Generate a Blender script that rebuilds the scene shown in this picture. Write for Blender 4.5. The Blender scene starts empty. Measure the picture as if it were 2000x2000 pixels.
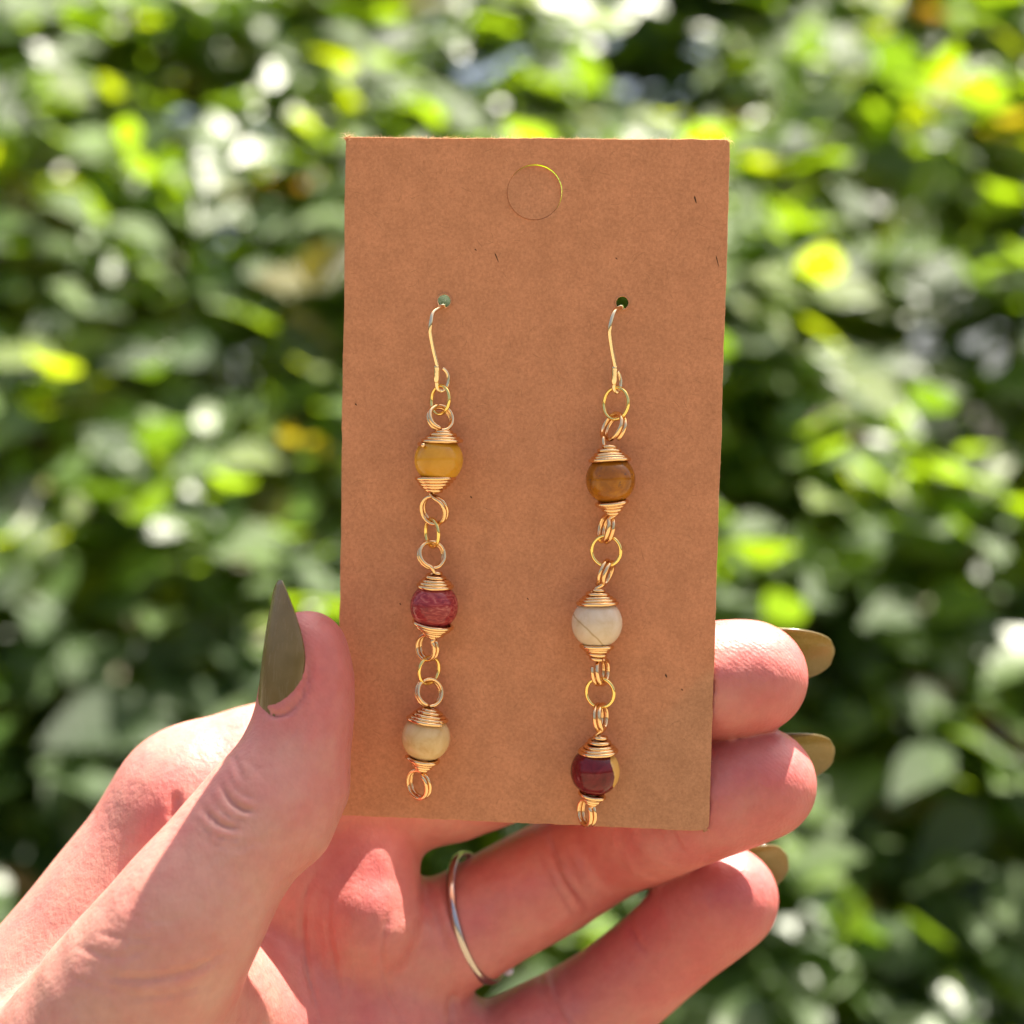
import bpy, bmesh, math, random
import numpy as np
from mathutils import Vector, Matrix

# ------------------------------------------------------------------ camera, sky, sun, exposure
CAM_Z = 1.5
LENS, SENSOR = 55.0, 36.0
T = SENSOR / 2 / LENS
sc = bpy.context.scene
cam_d = bpy.data.cameras.new('camera')
cam_d.lens = LENS; cam_d.sensor_width = SENSOR
cam_d.clip_start = 0.01; cam_d.clip_end = 500
cam_d.dof.use_dof = True
cam_d.dof.focus_distance = 0.209
cam_d.dof.aperture_fstop = 12.0
cam = bpy.data.objects.new('camera', cam_d)
cam.location = (0, 0, CAM_Z); cam.rotation_euler = (math.pi / 2, 0, 0)
sc.collection.objects.link(cam); sc.camera = cam

SUN = Vector((0.25, 0.215, 0.945)).normalized()          # direction towards the sun
world = bpy.data.worlds.new('World'); sc.world = world; world.use_nodes = True
wn = world.node_tree.nodes; wl = world.node_tree.links
sky = wn.new('ShaderNodeTexSky'); sky.sky_type = 'NISHITA'; sky.sun_disc = False
sky.sun_elevation = math.asin(SUN.z); sky.sun_rotation = math.atan2(SUN.x, SUN.y)
sky.altitude = 0; sky.air_density = 1.0; sky.dust_density = 7.0; sky.ozone_density = 0.6
wl.new(sky.outputs[0], wn['Background'].inputs[0]); wn['Background'].inputs[1].default_value = 0.055
sun_d = bpy.data.lights.new('sun', 'SUN'); sun_d.energy = 5.0; sun_d.angle = math.radians(0.5)
sun_d.color = (1.0, 0.93, 0.80)
sun = bpy.data.objects.new('sun', sun_d); sc.collection.objects.link(sun)
sun.rotation_euler = SUN.to_track_quat('Z', 'Y').to_euler(); sun.location = (2, 1, 5)
vs = sc.view_settings
vs.view_transform = 'Standard'; vs.look = 'None'; vs.gamma = 1.0; vs.use_curve_mapping = False
vs.exposure = 2.3
sc.cycles.use_denoising = True
sc.cycles.max_bounces = 10; sc.cycles.transmission_bounces = 8; sc.cycles.diffuse_bounces = 5
sc.cycles.sample_clamp_indirect = 6.0

rng = np.random.default_rng(11)
random.seed(5)
C = sc.collection
ORG = np.array([0.0, 0.0, CAM_Z])

def P(px, py, Y):
    """photo pixel (2000 px wide) at depth Y metres -> point relative to the camera"""
    return np.array([(px - 1000) / 1000 * T * Y, Y, -(py - 1000) / 1000 * T * Y])

# ------------------------------------------------------------------ helpers
def tag(o, label=None, cat=None, group=None, kind=None):
    if label: o['label'] = label
    if cat: o['category'] = cat
    if group: o['group'] = group
    if kind: o['kind'] = kind
    return o

def empty(name, loc):
    o = bpy.data.objects.new(name, None); C.objects.link(o)
    o.location = loc; o.empty_display_size = 0.01
    return o

def mesh_from(name, verts, faces, mat=None, smooth=True):
    me = bpy.data.meshes.new(name)
    me.from_pydata([tuple(map(float, v)) for v in verts], [], faces)
    me.update()
    if smooth: me.polygons.foreach_set('use_smooth', np.ones(len(me.polygons), bool))
    if mat: me.materials.append(mat)
    return me

def obj(name, verts, faces, mat, parent=None, base=None, smooth=True):
    """verts are relative to the camera; base = the parent's world position"""
    v = np.asarray(verts, float) + ORG
    if base is not None: v = v - np.asarray(base)
    o = bpy.data.objects.new(name, mesh_from(name, v, faces, mat, smooth))
    C.objects.link(o)
    if parent: o.parent = parent
    return o

def smooth_path(pts, n=8, radii=None):
    pts = np.asarray(pts, float); out = []; ro = []
    m = len(pts)
    for i in range(m - 1):
        p0 = pts[max(i - 1, 0)]; p1 = pts[i]; p2 = pts[i + 1]; p3 = pts[min(i + 2, m - 1)]
        for k in range(n):
            u = k / n
            out.append(0.5 * ((2 * p1) + (-p0 + p2) * u + (2 * p0 - 5 * p1 + 4 * p2 - p3) * u * u + (-p0 + 3 * p1 - 3 * p2 + p3) * u ** 3))
            if radii is not None: ro.append(radii[i] * (1 - u) + radii[i + 1] * u)
    out.append(pts[-1])
    if radii is not None: ro.append(radii[-1]); return np.array(out), np.array(ro)
    return np.array(out)

def tube(path, r, sides=10, closed=False):
    path = np.asarray(path, float); n = len(path)
    r = np.full(n, r) if np.isscalar(r) else np.asarray(r)
    tan = np.roll(path, -1, 0) - np.roll(path, 1, 0)
    if not closed: tan[0] = path[1] - path[0]; tan[-1] = path[-1] - path[-2]
    tan /= np.linalg.norm(tan, axis=1)[:, None] + 1e-12
    ref = np.array([0.3, 0.5, 0.8]); nrm = np.cross(tan[0], ref); nrm /= np.linalg.norm(nrm)
    V = []
    for i in range(n):
        nrm = nrm - tan[i] * np.dot(nrm, tan[i]); nrm /= np.linalg.norm(nrm) + 1e-12
        b = np.cross(tan[i], nrm)
        for k in range(sides):
            a = 2 * math.pi * k / sides
            V.append(path[i] + r[i] * (math.cos(a) * nrm + math.sin(a) * b))
    F = []
    for i in range(n if closed else n - 1):
        j = (i + 1) % n
        sh = 0
        if closed and j == 0:                       # match the twist where the ring closes
            d = [np.linalg.norm(V[k] - V[(n - 1) * sides]) for k in range(sides)]; sh = int(np.argmin(d))
        for k in range(sides):
            F.append((i * sides + k, i * sides + (k + 1) % sides, j * sides + (k + 1 + sh) % sides, j * sides + (k + sh) % sides))
    if not closed:
        F.append(tuple(range(sides))[::-1]); F.append(tuple((n - 1) * sides + k for k in range(sides)))
    return V, F

def sphere(c, r, ax=None, nu=48, nv=32, squash=1.0, wob=0):
    ax = np.array([0, 0, 1.0]) if ax is None else ax
    e1 = np.cross(ax, [0.1, 1, 0.05]); e1 /= np.linalg.norm(e1); e2 = np.cross(ax, e1)
    V = []; F = []
    for i in range(nv + 1):
        th = math.pi * i / nv
        for k in range(nu):
            a = 2 * math.pi * k / nu
            rr = r * (1 + wob * math.sin(2 * a + 3 * th))
            V.append(c + rr * (math.sin(th) * (math.cos(a) * e1 + math.sin(a) * e2)) + r * squash * math.cos(th) * ax)
    for i in range(nv):
        for k in range(nu):
            F.append((i * nu + k, (i + 1) * nu + k, (i + 1) * nu + (k + 1) % nu, i * nu + (k + 1) % nu))
    return V, F

# ------------------------------------------------------------------ materials
def mat(name):
    m = bpy.data.materials.new(name); m.use_nodes = True
    nt = m.node_tree; nt.nodes.clear()
    out = nt.nodes.new('ShaderNodeOutputMaterial')
    return m, nt, out

def N(nt, kind, **kw):
    n = nt.nodes.new(kind)
    for k, v in kw.items():
        if k.startswith('i_'): n.inputs[k[2:].replace('__', ' ')].default_value = v
        else: setattr(n, k, v)
    return n

def L(nt, a, b): nt.links.new(a, b)

def ramp(nt, fac, stops):
    r = nt.nodes.new('ShaderNodeValToRGB'); el = r.color_ramp.elements
    while len(el) < len(stops): el.new(0.5)
    for e, (p, c) in zip(el, stops): e.position = p; e.color = (*c, 1) if len(c) == 3 else c
    L(nt, fac, r.inputs[0]); return r.outputs[0]

def noise(nt, vec, scale, detail=3, rough=0.55, dist=0.0, out='Fac'):
    n = N(nt, 'ShaderNodeTexNoise'); n.inputs['Scale'].default_value = scale
    n.inputs['Detail'].default_value = detail; n.inputs['Roughness'].default_value = rough
    n.inputs['Distortion'].default_value = dist
    if vec is not None: L(nt, vec, n.inputs['Vector'])
    return n.outputs[out]

def mix(nt, fac, a, b, mode='MIX'):
    m = N(nt, 'ShaderNodeMix', data_type='RGBA', blend_type=mode)
    for s, v in ((m.inputs[0], fac), (m.inputs[6], a), (m.inputs[7], b)):
        if hasattr(v, 'links') or isinstance(v, bpy.types.NodeSocket): L(nt, v, s)
        elif isinstance(v, (int, float)): s.default_value = v
        else: s.default_value = (*v, 1)
    return m.outputs[2]

def math_(nt, op, a, b=0.0):
    m = N(nt, 'ShaderNodeMath', operation=op)
    for s, v in ((m.inputs[0], a), (m.inputs[1], b)):
        if isinstance(v, bpy.types.NodeSocket): L(nt, v, s)
        else: s.default_value = v
    return m.outputs[0]

def bump(nt, h, strength, dist, prev=None):
    b = N(nt, 'ShaderNodeBump'); b.inputs['Strength'].default_value = strength; b.inputs['Distance'].default_value = dist
    L(nt, h, b.inputs['Height'])
    if prev is not None: L(nt, prev, b.inputs['Normal'])
    return b.outputs[0]

def make_kraft():
    m, nt, out = mat('kraft_board')
    co = N(nt, 'ShaderNodeTexCoord').outputs['Object']
    cloud = noise(nt, co, 220, 5, 0.65)
    grain = noise(nt, co, 2600, 4, 0.7)
    mp = N(nt, 'ShaderNodeMapping'); mp.inputs['Scale'].default_value = (1.0, 1, 0.35); mp.inputs['Rotation'].default_value = (0, 0.4, 0)
    L(nt, co, mp.inputs[0])
    fib = noise(nt, mp.outputs[0], 3200, 3, 0.6, 1.2)
    c = ramp(nt, cloud, [(0.3, (0.485, 0.240, 0.128)), (0.7, (0.58, 0.293, 0.160))])
    c = mix(nt, 0.85, c, ramp(nt, grain, [(0.3, (0.74, 0.70, 0.66)), (0.7, (1.06, 1.06, 1.06))]), 'MULTIPLY')
    c = mix(nt, ramp(nt, fib, [(0.60, (0, 0, 0)), (0.75, (0.35, 0.35, 0.35))]), c, (0.25, 0.12, 0.06))
    c = mix(nt, ramp(nt, noise(nt, co, 900, 2, 0.5), [(0.66, (0, 0, 0)), (0.78, (0.3, 0.3, 0.3))]), c, (0.30, 0.14, 0.06))
    pb = N(nt, 'ShaderNodeBsdfPrincipled'); L(nt, c, pb.inputs['Base Color'])
    pb.inputs['Roughness'].default_value = 0.85; pb.inputs['Specular IOR Level'].default_value = 0.2
    L(nt, bump(nt, noise(nt, co, 4200, 3, 0.7), 0.35, 0.00008), pb.inputs['Normal'])
    tr = N(nt, 'ShaderNodeBsdfTranslucent'); L(nt, mix(nt, 1.0, c, (1.4, 1.05, 0.75), 'MULTIPLY'), tr.inputs[0])
    ms = N(nt, 'ShaderNodeMixShader'); ms.inputs[0].default_value = 0.175
    L(nt, pb.outputs[0], ms.inputs[1]); L(nt, tr.outputs[0], ms.inputs[2]); L(nt, ms.outputs[0], out.inputs[0])
    return m

def make_fibre(name, col, tr_amt):
    m, nt, out = mat(name)
    d = N(nt, 'ShaderNodeBsdfDiffuse'); d.inputs[0].default_value = (*col, 1)
    t = N(nt, 'ShaderNodeBsdfTranslucent'); t.inputs[0].default_value = (*col, 1)
    ms = N(nt, 'ShaderNodeMixShader'); ms.inputs[0].default_value = tr_amt
    L(nt, d.outputs[0], ms.inputs[1]); L(nt, t.outputs[0], ms.inputs[2]); L(nt, ms.outputs[0], out.inputs[0])
    return m

def make_metal(name, col, rough):
    m, nt, out = mat(name)
    co = N(nt, 'ShaderNodeTexCoord').outputs['Object']
    pb = N(nt, 'ShaderNodeBsdfPrincipled')
    v = noise(nt, co, 700, 3)
    L(nt, mix(nt, v, tuple(x * 0.86 for x in col), tuple(min(1, x * 1.08) for x in col)), pb.inputs['Base Color'])
    pb.inputs['Metallic'].default_value = 1.0
    L(nt, ramp(nt, v, [(0.3, (rough * 0.7,) * 3), (0.7, (rough * 1.4,) * 3)]), pb.inputs['Roughness'])
    L(nt, bump(nt, noise(nt, co, 2500, 2), 0.12, 0.00006), pb.inputs['Normal'])
    L(nt, pb.outputs[0], out.inputs[0])
    return m

def make_stone(name, stops, scale, dist, seed, streak=None, crack=None, split=None, speck=None):
    m, nt, out = mat(name)
    tc = N(nt, 'ShaderNodeTexCoord').outputs['Object']
    mp = N(nt, 'ShaderNodeMapping'); mp.inputs['Location'].default_value = (seed * 0.013, seed * 0.007, seed * 0.003)
    if streak: mp.inputs['Scale'].default_value = streak
    L(nt, tc, mp.inputs[0]); co = mp.outputs[0]
    n1 = noise(nt, co, scale, 6, 0.62, dist)
    c = ramp(nt, n1, stops)
    if speck:
        c = mix(nt, ramp(nt, noise(nt, co, 1500, 2, 0.5), [(0.62, (0, 0, 0)), (0.72, (0.8, 0.8, 0.8))]), c, speck)
    if split:                                           # a second colour on one side of a wavy plane
        (pt, nrm, colb) = split
        vm = N(nt, 'ShaderNodeVectorMath', operation='DOT_PRODUCT'); L(nt, tc, vm.inputs[0]); vm.inputs[1].default_value = nrm
        k = math_(nt, 'ADD', math_(nt, 'SUBTRACT', vm.outputs['Value'], pt), math_(nt, 'MULTIPLY', math_(nt, 'SUBTRACT', noise(nt, tc, 420, 3), 0.5), 0.0012))
        c = mix(nt, ramp(nt, math_(nt, 'ADD', math_(nt, 'MULTIPLY', k, 2200), 0.5), [(0.3, (0, 0, 0)), (0.7, (1, 1, 1))]), c, colb)
    if crack:
        (pt, nrm, colb) = crack
        vm = N(nt, 'ShaderNodeVectorMath', operation='DOT_PRODUCT'); L(nt, tc, vm.inputs[0]); vm.inputs[1].default_value = nrm
        k = math_(nt, 'ABSOLUTE', math_(nt, 'ADD', math_(nt, 'SUBTRACT', vm.outputs['Value'], pt), math_(nt, 'MULTIPLY', math_(nt, 'SUBTRACT', noise(nt, tc, 300, 3), 0.5), 0.0012)))
        c = mix(nt, ramp(nt, math_(nt, 'MULTIPLY', k, 5000), [(0.2, (0.75, 0.75, 0.75)), (0.7, (0, 0, 0))]), c, colb)
    pb = N(nt, 'ShaderNodeBsdfPrincipled'); L(nt, c, pb.inputs['Base Color'])
    pb.inputs['Roughness'].default_value = 0.13; pb.inputs['IOR'].default_value = 1.39
    pb.inputs['Subsurface Weight'].default_value = 0.18; pb.inputs['Subsurface Radius'].default_value = (1, 0.6, 0.35)
    pb.inputs['Subsurface Scale'].default_value = 0.0008
    L(nt, bump(nt, noise(nt, co, 900, 3), 0.03, 0.0001), pb.inputs['Normal'])
    L(nt, pb.outputs[0], out.inputs[0])
    return m

def make_skin():
    m, nt, out = mat('skin')
    tc = N(nt, 'ShaderNodeTexCoord').outputs['Object']
    at = N(nt, 'ShaderNodeAttribute', attribute_name='flush_and_bounce')      # natural pink of the skin plus painted-in red of bounced light and shade
    pad = N(nt, 'ShaderNodeAttribute', attribute_name='pad')       # finger pads, where the ridges are
    mot = noise(nt, tc, 140, 4, 0.6)
    fine = noise(nt, tc, 620, 3, 0.6)
    f = math_(nt, 'ADD', at.outputs['Fac'], math_(nt, 'MULTIPLY', math_(nt, 'SUBTRACT', mot, 0.5), 0.9))
    c = ramp(nt, f, [(0.05, (0.49, 0.25, 0.195)), (0.5, (0.47, 0.155, 0.135)), (1.0, (0.44, 0.082, 0.085))])
    c = mix(nt, 0.55, c, ramp(nt, fine, [(0.3, (0.86, 0.80, 0.78)), (0.7, (1.06, 1.06, 1.05))]), 'MULTIPLY')
    pb = N(nt, 'ShaderNodeBsdfPrincipled'); L(nt, c, pb.inputs['Base Color'])
    pb.inputs['Subsurface Weight'].default_value = 0.36
    pb.inputs['Subsurface Radius'].default_value = (1.0, 0.30, 0.16)
    pb.inputs['Subsurface Scale'].default_value = 0.0022
    pb.inputs['Specular IOR Level'].default_value = 0.42
    L(nt, ramp(nt, fine, [(0.3, (0.36,) * 3), (0.7, (0.52,) * 3)]), pb.inputs['Roughness'])
    vo = N(nt, 'ShaderNodeTexVoronoi', feature='DISTANCE_TO_EDGE'); vo.inputs['Scale'].default_value = 900
    wv = N(nt, 'ShaderNodeMapping'); L(nt, tc, wv.inputs[0]); wv.inputs['Scale'].default_value = (1, 1, 0.6); wv.inputs['Rotation'].default_value = (0.3, 0.7, 0.2)
    L(nt, wv.outputs[0], vo.inputs['Vector'])
    cells = ramp(nt, vo.outputs[0], [(0.0, (0, 0, 0)), (0.22, (1, 1, 1))])
    b1 = bump(nt, cells, 0.14, 0.00010)
    mp = N(nt, 'ShaderNodeMapping'); L(nt, tc, mp.inputs[0]); mp.inputs['Scale'].default_value = (1, 1, 0.25); mp.inputs['Rotation'].default_value = (0, 0.6, 0)
    b2 = bump(nt, noise(nt, mp.outputs[0], 1100, 4, 0.65, 0.6), 0.46, 0.00018, b1)
    b3 = bump(nt, noise(nt, tc, 330, 4, 0.65), 0.34, 0.0006, b2)
    w = N(nt, 'ShaderNodeTexWave', wave_type='BANDS', bands_direction='DIAGONAL'); w.inputs['Scale'].default_value = 640
    w.inputs['Distortion'].default_value = 6; w.inputs['Detail'].default_value = 1; w.inputs['Detail Scale'].default_value = 0.25
    L(nt, tc, w.inputs['Vector'])
    b4 = N(nt, 'ShaderNodeBump'); b4.inputs['Distance'].default_value = 0.00006
    L(nt, math_(nt, 'MULTIPLY', pad.outputs['Fac'], 0.2), b4.inputs['Strength'])
    L(nt, w.outputs['Fac'], b4.inputs['Height']); L(nt, b3, b4.inputs['Normal'])
    L(nt, b4.outputs[0], pb.inputs['Normal'])
    L(nt, pb.outputs[0], out.inputs[0])
    return m

def make_nail():
    m, nt, out = mat('olive_nail_polish')
    tc = N(nt, 'ShaderNodeTexCoord').outputs['Object']
    uv = N(nt, 'ShaderNodeAttribute', attribute_name='wear').outputs['Fac']
    n1 = noise(nt, tc, 380, 4)
    mp = N(nt, 'ShaderNodeMapping'); L(nt, tc, mp.inputs[0]); mp.inputs['Scale'].default_value = (6, 6, 0.5)
    scr = noise(nt, mp.outputs[0], 420, 3, 0.6)
    c = ramp(nt, n1, [(0.3, (0.150, 0.108, 0.038)), (0.7, (0.20, 0.145, 0.062))])
    c = mix(nt, ramp(nt, math_(nt, 'ADD', uv, math_(nt, 'MULTIPLY', math_(nt, 'SUBTRACT', scr, 0.5), 0.5)), [(0.62, (0, 0, 0)), (0.80, (0.85, 0.85, 0.85))]), c, (0.62, 0.36, 0.29))
    pb = N(nt, 'ShaderNodeBsdfPrincipled'); L(nt, c, pb.inputs['Base Color'])
    L(nt, ramp(nt, scr, [(0.45, (0.16,) * 3), (0.75, (0.40,) * 3)]), pb.inputs['Roughness'])
    pb.inputs['Coat Weight'].default_value = 0.4; pb.inputs['Coat Roughness'].default_value = 0.08
    L(nt, bump(nt, scr, 0.25, 0.0001), pb.inputs['Normal'])
    tr = N(nt, 'ShaderNodeBsdfTranslucent'); tr.inputs[0].default_value = (0.36, 0.29, 0.11, 1)
    ms = N(nt, 'ShaderNodeMixShader'); ms.inputs[0].default_value = 0.30
    L(nt, pb.outputs[0], ms.inputs[1]); L(nt, tr.outputs[0], ms.inputs[2]); L(nt, ms.outputs[0], out.inputs[0])
    return m

def make_leaf(name, r0, r1, spec):
    m, nt, out = mat(name)
    tc = N(nt, 'ShaderNodeTexCoord').outputs['Object']
    at = N(nt, 'ShaderNodeAttribute', attribute_name='tint').outputs['Color']
    n1 = noise(nt, tc, 60, 3)
    c = mix(nt, 0.6, at, ramp(nt, n1, [(0.3, (0.7, 0.75, 0.7)), (0.7, (1.2, 1.15, 1.1))]), 'MULTIPLY')
    pb = N(nt, 'ShaderNodeBsdfPrincipled'); L(nt, c, pb.inputs['Base Color'])
    L(nt, ramp(nt, n1, [(0.3, (r0,) * 3), (0.7, (r1,) * 3)]), pb.inputs['Roughness'])
    pb.inputs['Specular IOR Level'].default_value = spec
    L(nt, bump(nt, noise(nt, tc, 160, 3), 0.5, 0.002), pb.inputs['Normal'])
    tr = N(nt, 'ShaderNodeBsdfTranslucent')
    L(nt, mix(nt, 1.0, c, (3.3, 2.8, 0.48), 'MULTIPLY'), tr.inputs[0])
    ms = N(nt, 'ShaderNodeMixShader'); ms.inputs[0].default_value = 0.48
    L(nt, pb.outputs[0], ms.inputs[1]); L(nt, tr.outputs[0], ms.inputs[2]); L(nt, ms.outputs[0], out.inputs[0])
    return m

def make_plain(name, c1, c2, scale, rough):
    m, nt, out = mat(name)
    tc = N(nt, 'ShaderNodeTexCoord').outputs['Object']
    pb = N(nt, 'ShaderNodeBsdfPrincipled'); n1 = noise(nt, tc, scale, 5, 0.6)
    L(nt, ramp(nt, n1, [(0.3, c1), (0.7, c2)]), pb.inputs['Base Color'])
    pb.inputs['Roughness'].default_value = rough
    L(nt, bump(nt, n1, 0.4, 0.3 / scale), pb.inputs['Normal'])
    L(nt, pb.outputs[0], out.inputs[0])
    return m

KRAFT = make_kraft()
FIB_DARK = make_fibre('dark_paper_fibre', (0.30, 0.155, 0.08), 0.1)
FIB_SPECK = make_fibre('paper_speck', (0.05, 0.028, 0.02), 0.0)
FIB_LIGHT = make_fibre('loose_paper_fibre', (0.80, 0.62, 0.42), 0.6)
ROSE = make_metal('rose_gold_wire', (0.87, 0.57, 0.29), 0.16)
GOLD = make_metal('yellow_gold_wire', (0.92, 0.68, 0.22), 0.14)
PALE = make_metal('pale_gold_wire', (0.88, 0.68, 0.40), 0.15)
SILVER = make_metal('silver_band', (0.52, 0.44, 0.40), 0.18)
SKIN = make_skin(); NAIL = make_nail(); LEAF = make_leaf('glossy_leaf', 0.34, 0.52, 0.8); DULL_LEAF = make_leaf('dull_leaf', 0.6, 0.8, 0.25)
BARK = make_plain('bark', (0.05, 0.032, 0.018), (0.13, 0.085, 0.05), 60, 0.9)
GROUND = make_plain('dry_ground', (0.10, 0.085, 0.05), (0.18, 0.15, 0.10), 6, 0.95)

# ------------------------------------------------------------------ ground
g = bpy.data.objects.new('ground', mesh_from('ground', [(-60, -60, 0), (60, -60, 0), (60, 60, 0), (-60, 60, 0)], [(0, 1, 2, 3)], GROUND, False))
C.objects.link(g); tag(g, 'pale dry ground below the shrubs', 'ground', kind='structure')

# ------------------------------------------------------------------ shrubs behind
def leaf_mesh_data(kind):
    """template leaf lying along +X (length 1), normal +Z"""
    if kind == 0:
        prof = [(0.0, 0.0), (0.12, 0.20), (0.32, 0.33), (0.55, 0.30), (0.78, 0.17), (1.0, 0.0)]
    elif kind == 1:
        prof = [(0.0, 0.0), (0.08, 0.26), (0.25, 0.40), (0.50, 0.37), (0.76, 0.20), (1.0, 0.0)]
    else:                                               # three lobes
        prof = [(0.0, 0.04), (0.10, 0.34), (0.34, 0.50), (0.40, 0.25), (0.70, 0.26), (1.0, 0.0)]
    V = []; F = []
    for x, w in prof:
        zc = -0.22 * x * x
        V += [(x, w, zc + 0.24 * w), (x, 0, zc), (x, -w, zc + 0.24 * w)]
    for i in range(len(prof) - 1):
        a = 3 * i; b = a + 3
        F += [(a, a + 1, b + 1, b), (a + 1, a + 2, b + 2, b + 1)]
    return np.array(V, float), F

LEAVES = [leaf_mesh_data(k) for k in range(3)]
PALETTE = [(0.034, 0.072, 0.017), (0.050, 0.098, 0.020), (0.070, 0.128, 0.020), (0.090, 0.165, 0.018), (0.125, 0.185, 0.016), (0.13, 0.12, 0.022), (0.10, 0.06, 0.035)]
leaf_variants = {}
def leaf_variant(k, c, lm):
    if (k, c, lm.name) not in leaf_variants:
        V, F = LEAVES[k]
        me = mesh_from('leaf', V, F, lm)
        a = me.color_attributes.new('tint', 'FLOAT_COLOR', 'POINT')
        a.data.foreach_set('color', np.tile((*PALETTE[c], 1.0), len(V)).astype(np.float32))
        leaf_variants[(k, c, lm.name)] = me
    return leaf_variants[(k, c, lm.name)]

def fbm2(x, z, r, seed):
    s = np.random.default_rng(seed); o = np.zeros_like(x)
    for k in range(r):
        f = 5.0 * 1.9 ** k; p = s.uniform(0, 6.28, 4); a = s.uniform(0, 3.14)
        u = math.cos(a) * x + math.sin(a) * z; v = -math.sin(a) * x + math.cos(a) * z
        o += (np.sin(f * u + p[0] + 1.3 * np.sin(f * 0.6 * v + p[1])) * np.cos(f * 0.9 * v + p[2])) / 1.6 ** k
    return o

def shrub(name, label, cat, x0, x1, z0, z1, face, n_sprig, depth, leaf_len, weights, seed, n_single, keep, stem_xs, lm):
    R = np.random.default_rng(seed)
    base = np.array([(x0 + x1) / 2, face(np.array([(x0 + x1) / 2]), np.array([0.0]))[0] + depth * 0.6, 0.0])
    root = empty(name, base); tag(root, label, cat, 'leafy shrubs in the hedge behind the hand')
    n_try = n_sprig
    x = R.uniform(x0, x1, n_try); z = R.uniform(z0, z1, n_try)
    ok = keep(x, z); x = x[ok]; z = z[ok]
    y = face(x, z) + np.minimum(R.exponential(depth * 0.32, len(x)), depth) - 0.02
    M = []; K = []; CI = []
    for i in range(len(x)):
        d = np.array([R.normal(0, 0.75), -abs(R.normal(0.75, 0.4)), R.normal(0.35, 0.55)]); d /= np.linalg.norm(d)
        p = np.array([x[i], y[i], z[i]]); nl = R.integers(4, 8)
        side = np.cross(d, [0, 0, 1.0]); side /= np.linalg.norm(side) + 1e-9
        young = R.random()
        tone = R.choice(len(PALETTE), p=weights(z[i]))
        for j in range(nl):
            u = j / (nl - 1)
            pos = p + d * (u * 0.022 * nl) + np.array([0, 0, -0.012 * u * u * nl])
            s = 1 if j % 2 else -1
            ld = d * R.uniform(0.35, 0.9) + side * s * R.uniform(0.6, 1.1) + np.array([0, 0, R.normal(-0.25, 0.35)])
            if j == nl - 1: ld = d + np.array([0, 0, -0.3])
            ld /= np.linalg.norm(ld)
            up = np.array([R.normal(0.20, 0.38), R.normal(-0.55, 0.38), 0.9]) 
            nz = up - ld * np.dot(up, ld); nz /= np.linalg.norm(nz) + 1e-9
            ny = np.cross(nz, ld)
            sz = leaf_len * R.uniform(0.65, 1.25) * (1 - 0.35 * u)
            m = np.eye(4); m[:3, 0] = ld * sz; m[:3, 1] = ny * sz; m[:3, 2] = nz * sz; m[:3, 3] = pos
            M.append(m); K.append(R.choice(3, p=[0.45, 0.35, 0.2]))
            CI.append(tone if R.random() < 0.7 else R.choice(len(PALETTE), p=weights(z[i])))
    M = np.array(M); K = np.array(K); CI = np.array(CI)
    pos = M[:, :3, 3]
    # the leaves that show largest: in the frame and nearest
    px = pos[:, 0] / pos[:, 1] / T; pz = pos[:, 2] / pos[:, 1] / T
    inside = (abs(px) < 1) & (abs(pz) < 1)
    front = pos[:, 1] - face(pos[:, 0], pos[:, 2])
    order = np.argsort(np.where(inside, front, 9 + front))
    single = set(order[:n_single].tolist())
    off = ORG - base
    for i in order[:n_single]:
        o = bpy.data.objects.new('leaf', leaf_variant(int(K[i]), int(CI[i]), lm)); C.objects.link(o)
        o.parent = root
        m = M[i].copy(); m[:3, 3] += off
        o.matrix_local = Matrix(m.tolist())
    # the rest as one mass
    VV = []; FF = []; CC = []; nv = 0
    for k in range(3):
        sel = np.array([i for i in np.where(K == k)[0] if i not in single])
        if len(sel) == 0: continue
        V, F = LEAVES[k]
        v = np.einsum('nij,vj->nvi', M[sel][:, :3, :3], V) + M[sel][:, None, :3, 3] + off
        f = (np.array(F)[None] + (np.arange(len(sel)) * len(V))[:, None, None] + nv).reshape(-1, 4)
        pal = np.array(PALETTE)[CI[sel]] * R.uniform(0.75, 1.25, (len(sel), 1))
        VV.append(v.reshape(-1, 3)); FF.append(f); CC.append(np.repeat(pal, len(V), 0)); nv += len(sel) * len(V)
    VV = np.concatenate(VV); FF = np.concatenate(FF); CC = np.concatenate(CC)
    me = bpy.data.meshes.new('foliage')
    me.vertices.add(len(VV)); me.vertices.foreach_set('co', VV.ravel())
    me.loops.add(FF.size); me.loops.foreach_set('vertex_index', FF.ravel().astype(np.int32))
    me.polygons.add(len(FF)); me.polygons.foreach_set('loop_start', (np.arange(len(FF)) * 4).astype(np.int32))
    me.polygons.foreach_set('use_smooth', np.ones(len(FF), bool))
    me.update(calc_edges=True); me.validate()
    a = me.color_attributes.new('tint', 'FLOAT_COLOR', 'POINT')
    a.data.foreach_set('color', np.concatenate([CC, np.ones((len(CC), 1))], 1).astype(np.float32).ravel())
    me.materials.append(lm)
    fo = bpy.data.objects.new('foliage', me); C.objects.link(fo); fo.parent = root; fo['kind'] = 'stuff'
    # stems rising from the ground
    for sx in stem_xs:
        top = z1 - R.uniform(0.1, 0.3)
        pts = [np.array([sx + R.normal(0, 0.03), face(np.array([sx]), np.array([zz]))[0] + depth * 0.55 + R.normal(0, 0.03), zz]) for zz in np.linspace(-CAM_Z - 0.02, top, 7)]
        path, rad = smooth_path(pts, 5, np.linspace(0.014, 0.003, 7))
        V, F = tube(path, rad, 7); obj('stem', V, F, BARK, root, base)
    return root

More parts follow.
